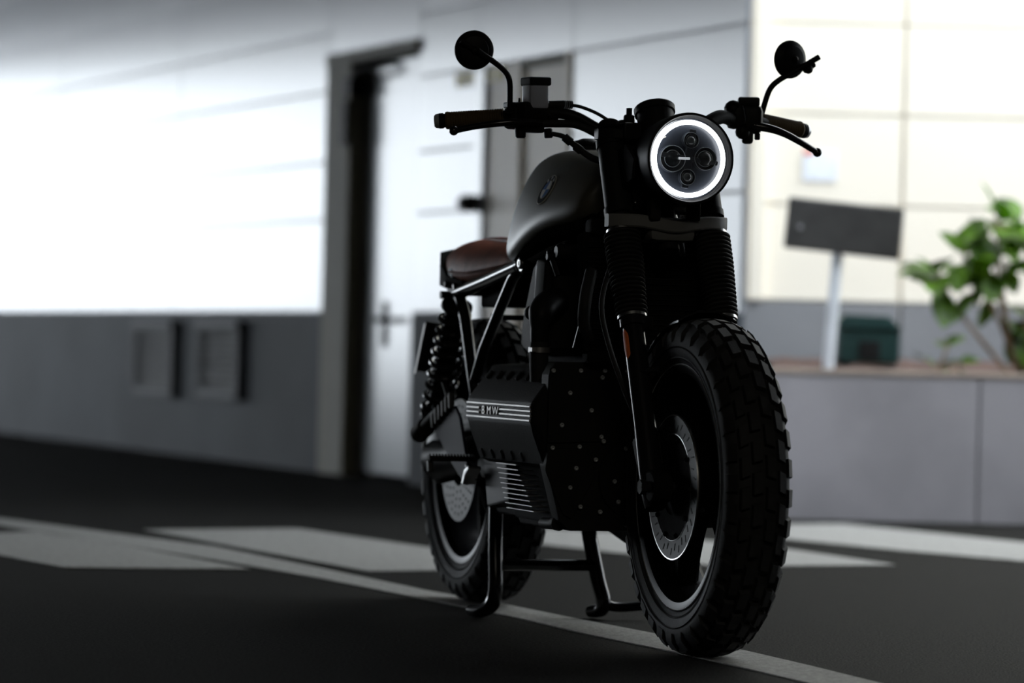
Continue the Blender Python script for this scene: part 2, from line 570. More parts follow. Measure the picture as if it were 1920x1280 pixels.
# planter
ptr = empty('concrete_planter', (3.9, 14.4, 0), label='long grey concrete planter with tan rim in front of the cream wall', cat='planter')
q = MB()
x = 0.93
k = 0
for x2 in (1.685, 2.75, 3.8, 4.9, 6.0, 7.2):
    q.box(((x + x2) / 2 - 3.9, -0.54, 0.262), (x2 - x - 0.006, 0.12, 0.524), bevel=0.004)
    x = x2
q.box((0.93 + 0.05 - 3.9, 0.0, 0.262), (0.1, 0.95, 0.524))
q.build('planter_wall', 'concrete', ptr)
MB().box((0.165, -0.54, 0.534), (6.3, 0.13, 0.02), bevel=0.004).build('planter_rim', 'cap', ptr)
so = MB()
nx, ny = 90, 10
vs = [[so.bm.verts.new((0.99 + 6.2 * i / nx, 13.93 + 1.19 * j / ny, 0.530 + 0.045 * j / ny + random.uniform(-.008, .012)))
       for j in range(ny + 1)] for i in range(nx + 1)]
for i in range(nx):
    for j in range(ny):
        so.bm.faces.new((vs[i][j], vs[i + 1][j], vs[i + 1][j + 1], vs[i][j + 1]))
r_ = bmesh.ops.extrude_face_region(so.bm, geom=list(so.bm.faces))
bmesh.ops.translate(so.bm, verts=[v for v in r_['geom'] if isinstance(v, bmesh.types.BMVert)], vec=(0, 0, -0.3))
bmesh.ops.translate(so.bm, verts=so.bm.verts, vec=(-3.9, -14.4, 0))
so = so.build('soil', 'soil', ptr)
so['kind'] = 'stuff'

# sign on a post, standing in the planter
sg = empty('sign_post', (1.185, 14.12, 0.51), label='blank dark rectangular sign on a leaning pale metal post in the planter', cat='sign')
MB().tube([(-0.022, 0, 0.02), (0.004, 0, 0.46)], 0.022, 16).build('post', 'galv', sg)
mb = MB().box((0.022, -0.035, 0.550), (0.425, 0.05, 0.188), rot=(0, 5.2, -8), bevel=0.01, seg=3)
mb.build('sign_panel', 'signback', sg)
MB().box((0.0, -0.003, 0.50), (0.09, 0.02, 0.06), rot=(0, 5.2, -8)).build('bracket', 'galv', sg)
MB().sphere((-0.14, -0.045, 0.55), 0.010, seg=10).build('bolt', 'vent', sg)

# green box behind the sign
gb = empty('garden_box', (1.345, 14.55, 0.545), label='dark green plastic box on the soil behind the sign post', cat='box')
MB().box((0, 0, 0.085), (0.23, 0.18, 0.13), bevel=0.012).build('box_body', 'green_plastic', gb)
MB().prism([(-.125, .15), (.125, .15), (.07, .20), (-.10, .205)], 'y', -0.10, 0.10, 0.004).build('box_lid', 'green_plastic', gb)
MB().box((0.0, -0.092, 0.07), (0.08, 0.01, 0.07), bevel=0.004).build('opening', 'dark', gb)

# poster
ps = empty('wall_poster', (1.20, CW - 0.016, 1.28), label='pale notice with a red corner on the cream wall above the sign', cat='poster')
MB().box((0, 0, 0.06), (0.135, 0.004, 0.12)).build('sheet', 'paper', ps)
MB().box((-0.045, -0.003, 0.115), (0.04, 0.003, 0.022)).build('print', 'red', ps)


# shrubs
def leaf(mb, base, d, up, L, W):
    d = d.normalized(); sd = d.cross(up)
    if sd.length < 1e-3: sd = d.orthogonal()
    sd.normalize(); n = sd.cross(d)
    prof = [(0, .02), (.12, .45), (.32, .92), (.52, 1.0), (.72, .85), (.9, .45), (1, .03)]
    rows = []
    for t, wv in prof:
        c = base + d * (L * t) - n * (L * 0.25 * t * t)
        rows.append([mb.bm.verts.new(c + sd * (W * wv * sx) + n * (abs(sx) * W * 0.25 * wv)) for sx in (-.5, -.25, 0, .25, .5)])
    for a, b in zip(rows, rows[1:]):
        for k in range(4):
            mb.bm.faces.new((a[k], a[k + 1], b[k + 1], b[k]))


def shrub(x, y, blobs, n_leaves, L, label, seed):
    rnd = random.Random(seed)
    e = empty('leafy_shrub', (x, y, 0.515), label=label, cat='shrub', group=None)
    st = MB(); fo = MB()
    base = Vector((0, 0, 0))
    for (bx, by, bz, br) in blobs:
        c = Vector((bx, by, bz))
        mid = c * 0.5 + Vector((rnd.uniform(-.03, .03), rnd.uniform(-.03, .03), 0))
        st.tube([base + Vector((rnd.uniform(-.02, .02), rnd.uniform(-.02, .02), 0)), mid, c], [.009, .007, .004], 7, smooth=4)
        for i in range(int(n_leaves * br / 0.1)):
            v = Vector((rnd.gauss(0, 1), rnd.gauss(0, 1), rnd.gauss(0, 1))).normalized()
            p = c + v * br * rnd.uniform(0.2, 0.75)
            st.tube([c, (c + p) / 2 + Vector((0, 0, .01)), p], 0.0025, 5, smooth=2)
            d = (v + Vector((0, 0, rnd.uniform(-.5, .5)))).normalized()
            leaf(fo, p, d, Vector((rnd.uniform(-.4, .4), rnd.uniform(-.6, .2), 1)), L * rnd.uniform(.7, 1.15), L * rnd.uniform(.6, .85))
    st.build('stems', 'stem', e)
    bmesh.ops.solidify(fo.bm, geom=list(fo.bm.faces), thickness=0.0012)
    fo.build('foliage', 'leaf', e, sharp=80, recalc=False)


shrub(1.87, 14.1, [(-0.10, 0, 0.56, .085), (0.03, .05, 0.53, .09), (-.22, -.03, .44, .08), (-0.31, 0.02, .37, .055), (-.10, .02, .42, .08),
                   (.10, 0, .44, .10), (.02, .02, .22, .09), (.04, -.02, .08, .06), (-.28, 0, .30, .03), (.17, .02, .30, .08), (-.14, .0, .34, .06)],
      13, 0.140, 'large leafy green shrub at the right end of the view, growing in the planter', 3)
shrub(1.585, 14.0, [(0.0, 0, 0.11, .035), (-.04, 0, .04, .035), (.05, 0, .05, .035)], 10, 0.10, 'small low green plant on the soil left of the large shrub', 8)

# ------------------------------------------------------------------ motorcycle
# local frame: +x forward, +y the rider's left, z up, origin under the front axle
BK = empty('motorcycle', (0.394 - 0.75 * 0.30017, 7.54 + 0.75 * 0.95388, 0), math.atan2(-0.95388, 0.30017),
           label='black custom motorcycle with brown seat and lit round headlamp, on its centre stand', cat='motorcycle')


def part(name, mb, m, parent=None, **k):
    if parent is None:
        return mb.build(name, m, BK, loc=(0.75, 0, 0), **k)
    return mb.build(name, m, parent, **k)


def bolt(mb, c, ax, r=0.005, h=0.004):
    ax = Vector(ax).normalized()
    mb.lathe([(0, 0), (0, r), (h * .7, r), (h, r * .75), (h, r * .5), (h * .3, r * .42), (h * .3, 0)], c, ax, 12)


# ---- wheels
def tyre_mesh(ox, w, seed, Rr=0.333):
    mb = MB()
    k = w / 0.13
    prof = [(-.046, .232), (-.055, .243), (-.062, .262), (-.0655, .283), (-.061, .298), (-.051, .309), (-.03, .3195), (0, .3225),
            (.03, .3195), (.051, .309), (.061, .298), (.0655, .283), (.062, .262), (.055, .243), (.046, .232), (.03, .226), (-.03, .226)]
    mb.lathe([(a * k, r) for a, r in prof], (ox, 0, Rr), (0, 1, 0), 96, closed=True)
    n = 34
    def blk(a0, a1, y0, y1, r0, r1, top0, top1, skew=0.0):
        """knob: angles a0..a1, across y0..y1, base radius r, top radius at each side"""
        vs = []
        for (y, rt, rb) in ((y0, top0, r0), (y1, top1, r1)):
            for a, ins in ((a0, 1), (a1, -1)):
                a_ = a + skew * (y - (y0 + y1) / 2)
                for rr, iy in ((rb, 0), (rt, 1)):
                    aa = a_ + ins * iy * 0.006
                    yy = y + (0.0015 if y == y0 else -0.0015) * iy * (1 if y0 < y1 else -1)
                    vs.append(mb.bm.verts.new((ox + rr * cos(aa), yy, Rr + rr * sin(aa))))
        f = [(0, 2, 3, 1), (4, 5, 7, 6), (0, 1, 5, 4), (2, 6, 7, 3), (1, 3, 7, 5), (0, 4, 6, 2)]
        for q in f:
            mb.bm.faces.new([vs[i] for i in q])
    for i in range(n):
        a = 2 * pi * i / n
        p = 2 * pi / n
        # centre pairs, staggered
        blk(a + .02 * p, a + .74 * p, -.024 * k, -.003 * k, .318, .320, .3315, .333, 0.7)
        blk(a + .52 * p, a + 1.24 * p, .003 * k, .024 * k, .320, .318, .333, .3315, -0.7)
        # intermediate
        blk(a + .54 * p, a + 1.24 * p, -.046 * k, -.028 * k, .308, .316, .3240, .3305, 1.0)
        blk(a + .04 * p, a + .74 * p, .028 * k, .046 * k, .316, .308, .3305, .3240, -1.0)
        # shoulders
        blk(a + .06 * p, a + .70 * p, -.0665 * k, -.050 * k, .286, .303, .304, .3220)
        blk(a + .56 * p, a + 1.20 * p, .050 * k, .0665 * k, .303, .286, .3220, .304)
    # moulded rings on the sidewall
    for sy in (-1, 1):
        mb.lathe([(sy * .0655 * k, .274), (sy * .0672 * k, .276), (sy * .0655 * k, .278)], (ox, 0, Rr), (0, 1, 0), 96)
        mb.lathe([(sy * .0600 * k, .252), (sy * .0620 * k, .254), (sy * .0612 * k, .257)], (ox, 0, Rr), (0, 1, 0), 96)
    return mb


def rim_mesh(ox, k=1.0, Rr=0.333):
    mb = MB()
    p = [(-.050, .2285), (-.053, .242), (-.0565, .244), (-.0575, .240), (-.0545, .226), (-.047, .222), (-.042, .215), (-.025, .209),
         (.025, .209), (.042, .215), (.047, .222), (.0545, .226), (.0575, .240), (.0565, .244), (.053, .242), (.050, .2285), (.03, .224), (-.03, .224)]
    return mb.lathe([(a * k, r) for a, r in p], (ox, 0, Rr), (0, 1, 0), 96, closed=True)


def spokes(mb, ox, n, a0, Rr=0.333, hub=0.06):
    for i in range(n):
        a = a0 + 2 * pi * i / n
        for sgn in (-1, 1):
            da = sgn * 0.30
            secs = []
            for t in (0, .2, .45, .75, 1.0):
                r = hub * .75 + (0.205 - hub * .75) * t
                aa = a + da * (t ** 0.75)
                wd = .020 * (1 - t) + .013 * t + (.012 if t == 1 else 0)
                th = .027 * (1 - t) + .022 * t
                c = Vector((ox + r * cos(aa), 0, Rr + r * sin(aa)))
                td = Vector((-sin(aa), 0, cos(aa)))
                secs.append([c + td * wd * x + Vector((0, th * y, 0)) for x, y in
                             ((-1, -.6), (-.6, -1), (.6, -1), (1, -.6), (1, .6), (.6, 1), (-.6, 1), (-1, .6))])
            mb.loft(secs)


def disc_mesh(ox, y, ro=0.1425, ri=0.098, th=0.005, Rr=0.333, rows=36):
    mb = MB()
    mb.lathe([(y - th / 2, ri), (y - th / 2, ro), (y + th / 2, ro), (y + th / 2, ri)], (ox, 0, Rr), (0, 1, 0), 96, closed=True)
    return mb


def slots(ox, y, sgn, Rr=0.333, n=36, r0=.112, r1=.132):
    mb = MB()
    for i in range(n):
        a = 2 * pi * i / n
        rr = (r0 + r1) / 2 + (0.004 if i % 2 else -0.004)
        mb.box((ox + rr * cos(a), y + sgn * .0027, Rr + rr * sin(a)), (.014, .001, .0028), rot=rot_m(0, -math.degrees(a) + 25, 0))
    return mb


fwheel = part('front_wheel', rim_mesh(0), 'rim', label='black cast front wheel')
part('tyre', tyre_mesh(0, .13, 1), 'rubber', fwheel, label='knobbly black tyre')
mb = MB(); spokes(mb, 0, 3, -3 * pi / 4)
mb.cyl((0, -.045, .333), (0, .045, .333), .052, seg=32, bevel=.004)
part('spokes', mb, 'rim', fwheel)
for sy in (-1, 1):
    y = sy * .0645
    bd_ = part('brake_disc', disc_mesh(0, y), 'disc', fwheel, label='slotted steel brake disc')
    part('disc_slots', slots(0, y, sy), 'dark', bd_)
    c = MB().lathe([(y - .004, .055), (y - .004, .104), (y + .004, .104), (y + .004, .055)], (0, 0, .333), (0, 1, 0), 48, closed=True)
    for i in range(10):
        a = 2 * pi * i / 10
        bolt(c, (.098 * cos(a), y + sy * .004, .333 + .098 * sin(a)), (0, sy, 0), .005)
    part('disc_carrier', c, 'matte', bd_)
    c = MB().cyl((0, y, .333), (0, sy * .045, .333), .055, seg=32)
    part('hub_flange', c, 'matte', fwheel)
    if sy < 0:
        part('disc_edge', MB().lathe([(y - .0029, .1405), (y - .0033, .1425), (y - .0010, .1436)], (0, 0, .333), (0, 1, 0), 96).lathe([(y - .0030, .1030), (y - .0034, .1045), (y - .0030, .1060)], (0, 0, .333), (0, 1, 0), 96), 'steel', bd_)
        part('rim_edge', MB().lathe([(-.0572, .2425), (-.0585, .2415), (-.0572, .2405)], (0, 0, .333), (0, 1, 0), 96), 'bolt', fwheel)  # pale ring drawn in for the highlight along the rim edge
part('wheel_spindle', MB().cyl((0, -.132, .333), (0, .128, .333), .0105).cyl((0, -.136, .333), (0, -.124, .333), .015, seg=6), 'engine', fwheel)
fwheel.location = (.75 - .02, -.002, 0)

RX = -1.499
rwheel = part('rear_wheel', rim_mesh(RX, 1.0), 'rim', label='black cast rear wheel')
part('tyre', tyre_mesh(RX, .135, 2), 'rubber', rwheel, label='knobbly black tyre')
mb = MB(); spokes(mb, RX, 3, -pi / 2 + .5); mb.cyl((RX, -.05, .333), (RX, .05, .333), .06, seg=32, bevel=.004)
part('spokes', mb, 'rim', rwheel)
bd_ = part('brake_disc', disc_mesh(RX, -.062, .1425, .06), 'disc', rwheel, label='drilled steel brake disc')
mb = MB()
for ring, n in ((.075, 16), (.092, 20), (.109, 24), (.126, 28)):
    for i in range(n):
        a = 2 * pi * (i + (ring * 50 % 1)) / n
        mb.cyl((RX + ring * cos(a), -.0642, .333 + ring * sin(a)), (RX + ring * cos(a), -.0652, .333 + ring * sin(a)), .0036, seg=8)
part('disc_holes', mb, 'dark', bd_)

# ---- fork
def fx(z, off=0.0):           # fork axis x at height z
    return -0.054 - 0.44 * (z - 0.319) + off


FD = Vector((-0.44, 0, 1)).normalized()
fork = part('front_fork', MB().cyl((fx(.80), 0, .80), (fx(1.05), 0, 1.05), .022, bevel=.002), 'satin', label='black telescopic fork')
for sy in (-1, 1):
    y = sy * .097
    sl = MB()
    sl.tube([(fx(.29), y, .29), (fx(.31), y, .31), (fx(.36), y, .36), (fx(.45), y, .45), (fx(.655), y, .655)], [.020, .0235, .0245, .0225, .0225], 24)
    sl.tube([(fx(.645), y, .645), (fx(.668), y, .668)], .0275, 24)
    # spindle lug reaching forward
    lug = MB().box((-.04, y, .335), (.06, .036, .062), bevel=.01)
    lug.cyl((-.02, y - .020, .333), (-.02, y + .020, .333), .030, bevel=.003)
    # brake-line guide lugs
    sl.cyl((fx(.56) + .02, y - .002, .56), (fx(.56) + .045, y + .03 * (-sy), .562), .006)
    sl.box((fx(.40) - .03, y, .41), (.045, .018, .10), rot=(0, -24, 0), bevel=.004)
    s_ = part('fork_slider', sl, 'gloss', fork)
    part('spindle_clamp', lug, 'matte', fork)
    # rubber gaiter
    pr_ = []
    n = 19
    L = (.835 - .668) / FD.z
    for i in range(n):
        t0 = i / n; rr = .0330 + .0050 * min(1, t0 * 1.6)
        rb = rr - .0070
        pr_ += [(L * (t0), rb), (L * (t0 + .28 / n), rr - .001), (L * (t0 + .5 / n), rr), (L * (t0 + .72 / n), rr - .001)]
    pr_ += [(L, .028)]
    ga = MB().lathe(pr_, (fx(.668), y, .668), FD, 36)
    part('fork_gaiter', ga, 'rubber', fork, label='ribbed black rubber gaiter')
    cl = MB().lathe([(0, .0285), (0, .0305), (.006, .0305), (.006, .0285)], Vector((fx(.662), y, .662)), FD, 32, closed=True)
    part('gaiter_clip', cl, 'steel', fork, label='bare steel clip')
    cl = MB().lathe([(0, .0295), (0, .0315), (.006, .0315), (.006, .0295)], Vector((fx(.836), y, .836)), FD, 32, closed=True)
    part('gaiter_clip', cl, 'steel', fork, label='bare steel clip')
    up = MB().tube([(fx(.83), y, .83), (fx(1.045), y, 1.045)], .0205, 24)
    part('fork_stanchion', up, 'satin', fork)
    cv = MB().tube([(fx(.88), y, .88), (fx(1.02), y, 1.02)], [.0285, .0285], 24)
    cv.tube([(fx(.872), y, .872), (fx(.886), y, .886)], .031, 24)
    cv.tube([(fx(1.012), y, 1.012), (fx(1.026), y, 1.026)], .031, 24)
    # headlamp ear
    ear = MB().prism([(fx(.93) + .02, .925), (fx(.93) + .09, .945), (fx(.93) + .10, .985), (fx(.93) + .05, 1.015), (fx(.93) - .01, 1.005)], 'y', y - sy * .004 - .003, y - sy * .004 + .003)
    part('fork_shroud', cv, 'satin', fork)
    part('headlamp_ear', ear, 'matte', fork)
    tc_ = MB().cyl((fx(1.05), y, 1.05), (fx(1.066), y, 1.066), .0215, seg=24, bevel=.003)
    part('fork_cap', tc_, 'satin', fork)
# oval reflector sticker on the right slider
st = MB()
for a in (0,):
    rows = []
    for i in range(9):
        th = R(150 + 75 * i / 8)     # facing the right/front side
        rows.append(th)
    grid = []
    for j in range(9):
        t = -1 + 2 * j / 8
        z = .612 + .030 * t
        row = []
        for i in range(9):
            u = -1 + 2 * i / 8
            hw = math.sqrt(max(0, 1 - t * t)) * 0.50
            th = R(-72) + u * hw
            row.append(st.bm.verts.new((fx(z) + .0232 * cos(th), -.097 + .0232 * sin(th), z)))
        grid.append(row)
    for j in range(8):
        for i in range(8):
            st.bm.faces.new((grid[j][i], grid[j][i + 1], grid[j + 1][i + 1], grid[j + 1][i]))
bmesh.ops.remove_doubles(st.bm, verts=st.bm.verts, dist=1e-5)
part('sticker', st, 'orange', fork, label='orange sticker on the fork leg')

# lower yoke: bowed plate
yk = MB()
def yoke(mb, zc, hw, th, bow, depth, drop=0.0, xo=0.0):
    secs = []
    for i in range(-10, 11):
        u = i / 10
        y = u * hw
        edge = math.sqrt(max(0.04, 1 - max(0, (abs(u) - .62) / .38) ** 2))
        xf = fx(zc) + xo + .030 * edge + .012 + bow * math.cos(u * pi / 2) ** 2 * 1.0
        xb = fx(zc) + xo - depth * edge
        z = zc - drop * math.cos(u * pi * 0.75) ** 2 * (1 if abs(u) < .66 else 0)
        secs.append([(xb, y, z - th / 2), (xf - .003, y, z - th / 2), (xf, y, z - th / 2 + .003), (xf, y, z + th / 2 - .003), (xf - .003, y, z + th / 2), (xb, y, z + th / 2)])
    mb.loft(secs)
yoke(yk, .862, .128, .026, .022, .038, .010)
yk.box((fx(.855), 0, .845), (.10, .10, .05), bevel=.015)
part('lower_yoke', yk, 'yoke', fork, label='dark grey metal yoke')
yk = MB(); yoke(yk, 1.040, .128, .022, .014, .04)
yk.box((fx(1.04) + .03, -.03, 1.046), (.05, .11, .035), bevel=.006)
part('upper_yoke', yk, 'satin', fork)
# fork brace / mini mudguard above the tyre
fb = MB()
secs = []
for i in range(13):
    a = R(95 + 45 * i / 12)
    r = .352
    secs.append([(r * cos(a) * 1.0, y, .333 + (r - 0.35 * y * y / .06) * sin(a)) for y in (-.062, -.045, -.02, .02, .045, .062)] +
                [((r - .004) * cos(a), y, .333 + (r - .004 - 0.35 * y * y / .06) * sin(a)) for y in (.062, .045, .02, -.02, -.045, -.062)])
fb.loft(secs)
fb.box((fx(.64) - .0, -.075, .655), (.03, .03, .03), bevel=.004).box((fx(.64), .075, .655), (.03, .03, .03), bevel=.004)
part('fork_brace', fb, 'gloss', fork)
# calipers
for sy in (-1, 1):
    cp_ = MB().box((-.125, sy * .064, .405), (.055, .062, .105), rot=(0, -35, 0), bevel=.012)
    cp_.box((-.118, sy * .100, .40), (.04, .022, .07), rot=(0, -35, 0), bevel=.006)
    part('brake_caliper', cp_, 'satin', fork)
    part('brake_hose', MB().tube([(-.14, sy * .098, .45), (-.20, sy * .112, .52), (-.245, sy * .135, .62), (-.27, sy * .14, .70), (-.30, sy * .10, .80), (-.33, sy * .05, .87)], .0055, 10, smooth=6), 'rubber', fork)

# ---- headlamp
HX, HZ = -.163, .986
HN = Vector((1, 0, 0.0))
hl = MB()
hl.lathe([(-.185, 0), (-.182, .025), (-.17, .05), (-.145, .069), (-.11, .081), (-.06, .0885), (-.02, .0915), (.006, .0925),
          (.012, .0915), (.013, .087), (.004, .0825), (-.012, .0815)], (HX, 0, HZ), HN, 72)
head = part('headlamp', hl, 'satin', label='round black headlamp')
part('lamp_back', MB().lathe([(-.010, .0), (-.010, .081)], (HX, 0, HZ), HN, 64), 'lampblack', head)
ring = MB().lathe([(-.002, .0685), (.002, .0688), (.0032, .0722), (.002, .0768), (-.002, .0775)], (HX, 0, HZ), HN, 96, closed=True)
part('light_ring', ring, 'halo', head, label='glowing white ring')
bowl = MB().lathe([(-.003, .066), (-.030, .058), (-.034, .0)], (HX + .022, 0, HZ), HN, 64)
cr_ = MB()
# cross-shaped black mask between four projector lenses
cr_.box((HX - .002, 0, HZ), (.012, .124, .010), rot=(-7, 0, 0), bevel=.003)
cr_.box((HX - .002, 0, HZ), (.010, .016, .120), rot=(-7, 0, 0), bevel=.003)
part('lamp_mask', cr_, 'lampblack', head)
for (y, z, r, rr) in ((-.035, -.001, .016, .0265), (.034, .001, .015, .023), (.003, .037, .0105, .016), (-.003, -.037, .0105, .016)):
    # reflector cup, ring and domed lens
    p_ = MB().lathe([(-.008, 0), (-.008, r * .9), (-.002, rr * .93), (.003, rr), (.0045, rr), (.0045, rr * 1.03), (-.008, rr * 1.05)], (HX, y, HZ + z), HN, 40)
    c = part('lamp_cup', p_, 'lampblack', head)
    rg = MB().lathe([(.003, rr * .97), (.0045, rr), (.003, rr * 1.03)], (HX + .0005, y, HZ + z), HN, 40)
    rg.lathe([(.0, r), (.002, r * 1.05), (.0, r * 1.1)], (HX + .001, y, HZ + z), HN, 40)
    part('lens_ring', rg, 'ringgrey', head)
    d_ = MB().lathe([(.0065, 0), (.0062, r * .35), (.0050, r * .65), (.0028, r * .88), (-.002, r)], (HX, y, HZ + z), HN, 32)
    part('projector_lens', d_, 'projector', head)
part('led_strip', MB().box((HX + .006, -.012, HZ), (.004, .024, .005), bevel=.001), 'led', head)  # weak glow put in for the bright reflections inside the headlamp
part('lens_glass', MB().lathe([(.016, 0), (.0155, .03), (.013, .055), (.009, .073), (.005, .081), (.003, .081), (.007, .072), (.011, .054), (.0135, .03), (.014, 0)], (HX, 0, HZ), HN, 72), 'clearglass', head)
for y in (-.045, .04):
    part('lamp_bracket', MB().box((HX - .075, y, .884), (.03, .022, .04), bevel=.003), 'engine', head)

# ---- speedometer
GA = Vector((-.42, 0, .9)).normalized()
gp = Vector((-.315, -.012, 1.035))
ga = MB().lathe([(-.012, 0), (-.012, .030), (0, .036), (.052, .0385), (.054, .042), (.066, .0425), (.069, .040), (.069, .036), (.062, .0355)], gp, GA, 48)
spd = part('speedometer', ga, 'satin')
part('dial_glass', MB().lathe([(.063, 0), (.063, .036)], gp, GA, 48), 'lampblack', spd)
part('speedometer_bracket', MB().box((-.34, -.012, 1.035), (.07, .04, .012), bevel=.003), 'satin', spd)
ig = MB().cyl((-.375, -.055, 1.045), (-.375, -.055, 1.082), .014, .011, bevel=.002)
ig.cyl((-.375, -.055, 1.08), (-.375, -.055, 1.096), .006)
ig.box((-.38, -.072, 1.055), (.02, .022, .03), rot=(20, 0, 0), bevel=.004)
part('bar_clamp', ig, 'engine', spd)

# ---- handlebar
bar_pts = [(-.545, -.400, 1.064), (-.52, -.34, 1.070), (-.475, -.25, 1.081), (-.445, -.19, 1.084), (-.43, -.15, 1.076), (-.415, -.10, 1.050), (-.41, -.055, 1.043),
           (-.41, .055, 1.043), (-.415, .10, 1.055), (-.43, .15, 1.080), (-.445, .19, 1.090), (-.475, .25, 1.090), (-.52, .33, 1.083), (-.545, .385, 1.078)]
hb = MB().tube(bar_pts, .0115, 16, smooth=5)
for y in (-.04, .04):
    hb.box((-.41, y, 1.045), (.035, .022, .035), bevel=.006)
HB = part('handlebar', hb, 'satin')


def grip(a, b, sgn):
    a, b = Vector(a), Vector(b)
    ax = (b - a)
    L = ax.length
    pr_ = [(0, .012), (0, .0165), (.002, .0185)]
    n = 22
    for i in range(n):
        t = .004 + (L - .010) * i / n
        pr_ += [(t, .0168), (t + .3 * (L / n), .0178), (t + .7 * (L / n), .0178)]
    pr_ += [(L - .004, .0188), (L, .017), (L, .012)]
    part('grip', MB().lathe(pr_, a, ax, 32), 'grip', HB, label='dark brown ribbed grip')
    u = ax.normalized()
    e = MB().lathe([(0.001, .010), (.001, .0145), (.004, .0145), (.0045, .016), (.013, .016), (.0135, 0)], b, u, 32)
    w_ = part('bar_end_weight', e, 'satin', HB)
    part('weight_cap', MB().lathe([(.013, 0), (.013, .0158), (.020, .0145), (.0235, .011), (.0235, 0)], b, u, 32), 'bolt', w_, label='polished steel cap')


grip((-.500, -.285, 1.0745), (-.542, -.398, 1.0645), -1)
grip((-.500, .277, 1.089), (-.542, .388, 1.0765), 1)

# brake master cylinder, reservoir, switch block (rider's right)
mc = MB().box((-.462, -.232, 1.085), (.045, .085, .038), rot=(0, 0, 20), bevel=.008)
mc.box((-.475, -.265, 1.072), (.042, .042, .046), rot=(0, 0, 20), bevel=.008)
mc.cyl((-.455, -.262, 1.055), (-.455, -.262, 1.030), .013, .011, bevel=.003)
mc.box((-.455, -.24, 1.052), (.03, .05, .02), rot=(0, 0, 20), bevel=.004)
mc.cyl((-.45, -.205, 1.08), (-.445, -.185, 1.08), .010)
mc.cyl((-.45, -.205, 1.052), (-.45, -.203, 1.032), .009, bevel=.002)
mc.tube([(-.47, -.262, 1.10), (-.47, -.262, 1.113)], [.003, .002], 8)
mc.box((-.478, -.275, 1.098), (.03, .03, .012), bevel=.003)
MC = part('master_cylinder', mc, 'satin', HB)
rs_ = MB().box((-.455, -.2325, 1.118), (.040, .044, .055), rot=(2, 0, 12), bevel=.006)
RS = part('fluid_reservoir', rs_, 'reservoir', HB, label='translucent grey fluid reservoir')
part('reservoir_cap', MB().box((-.455, -.2320, 1.147), (.046, .050, .018), rot=(2, 0, 12), bevel=.004), 'satin', RS)
ct = MB().tube([(-.45, -.205, 1.101), (-.445, -.175, 1.102)], [.0075, .0085], 14)
for i in range(5):
    x = -.176 + i * .0045
    ct.cyl((-.445, x, 1.102), (-.445, x + .0022, 1.102), .0085)
ct.tube([(-.445, -.16, 1.101), (-.435, -.14, 1.098), (-.42, -.105, 1.083), (-.40, -.075, 1.058), (-.385, -.065, 1.03)], .0035, 10, smooth=6)
part('throttle_cable', ct, 'rubber', HB)
bh = MB().tube([(-.45, -.203, 1.042), (-.44, -.175, 1.036), (-.43, -.155, 1.020), (-.41, -.125, .995), (-.38, -.095, .982), (-.34, -.07, .978)], [.0045, .0055, .0065, .0075, .0075, .007], 12, smooth=6)
bh.tube([(-.44, -.172, 1.035), (-.433, -.160, 1.024)], .009, 12)
bh.tube([(-.428, -.152, 1.016), (-.42, -.142, 1.007)], .009, 12)
part('brake_line', bh, 'rubber', HB)
lv = MB().tube([(-.44, -.225, 1.062), (-.43, -.27, 1.061), (-.432, -.31, 1.058), (-.45, -.36, 1.050), (-.465, -.398, 1.041)], [.009, .0095, .0075, .0065, .0065], 14, smooth=6)
lv.sphere((-.467, -.402, 1.040), .0098)
part('brake_lever', lv, 'gloss', HB)
# second tube line below the bar (loom)
part('wiring_loom', MB().tube([(-.46, -.235, 1.06), (-.44, -.19, 1.062), (-.425, -.15, 1.060), (-.405, -.11, 1.040), (-.385, -.085, 1.02), (-.36, -.06, 1.0)], .0085, 12, smooth=6), 'rubber', HB)

# left: clutch lever, switch block
sw = MB().box((-.475, .248, 1.090), (.055, .055, .060), rot=(0, 0, -20), bevel=.014)
sw.box((-.465, .212, 1.095), (.05, .045, .052), rot=(10, 0, -20), bevel=.014)
sw.box((-.47, .243, 1.126), (.034, .046, .020), rot=(0, 0, -20), bevel=.005)
sw.sphere((-.46, .205, 1.108), .020, seg=14)
sw.box((-.465, .240, 1.052), (.022, .024, .028), rot=(0, 0, -20), bevel=.006)
sw.cyl((-.465, .262, 1.062), (-.465, .262, 1.047), .006, bevel=.002)
sw.sphere((-.455, .225, 1.062), .016, seg=12)
part('switch_block', sw, 'satin', HB)
part('switch_loom', MB().tube([(-.45, .195, 1.088), (-.43, .165, 1.090), (-.41, .13, 1.075), (-.39, .10, 1.05)], .0145, 12, smooth=6), 'rubber', HB)
lv = MB().tube([(-.455, .25, 1.076), (-.445, .285, 1.070), (-.448, .32, 1.060), (-.462, .36, 1.045), (-.48, .40, 1.029)], [.010, .0085, .0075, .007, .0065], 14, smooth=6)
lv.sphere((-.482, .405, 1.027), .0098)
part('clutch_lever', lv, 'gloss', HB)


def mirror(c, n, stem, extra=None):
    c = Vector(c); n = Vector(n).normalized()
    b = MB().lathe([(-.004, .0395), (.0, .0405), (.004, .0395), (.008, .0345), (.0095, .030), (.0115, .0285), (.014, .018), (.0145, 0)], c, n, 48)
    b.lathe([(-.004, 0), (-.004, .0395)], c, n, 48)
    b.sphere(c + n * .018, .0075, seg=12)
    m_ = part('mirror', b, 'satin', label='small round black mirror')
    part('mirror_glass', MB().lathe([(-.0045, 0), (-.0045, .037)], c, n, 48), 'reflector', m_)
    s_ = MB().tube(stem, .0060, 12, smooth=5)
    if extra: s_.tube(extra, .0056, 12)
    s_.cyl(Vector(stem[0]) - Vector((0, 0, .012)), stem[0], .009, seg=6)
    part('mirror_stem', s_, 'satin', m_)


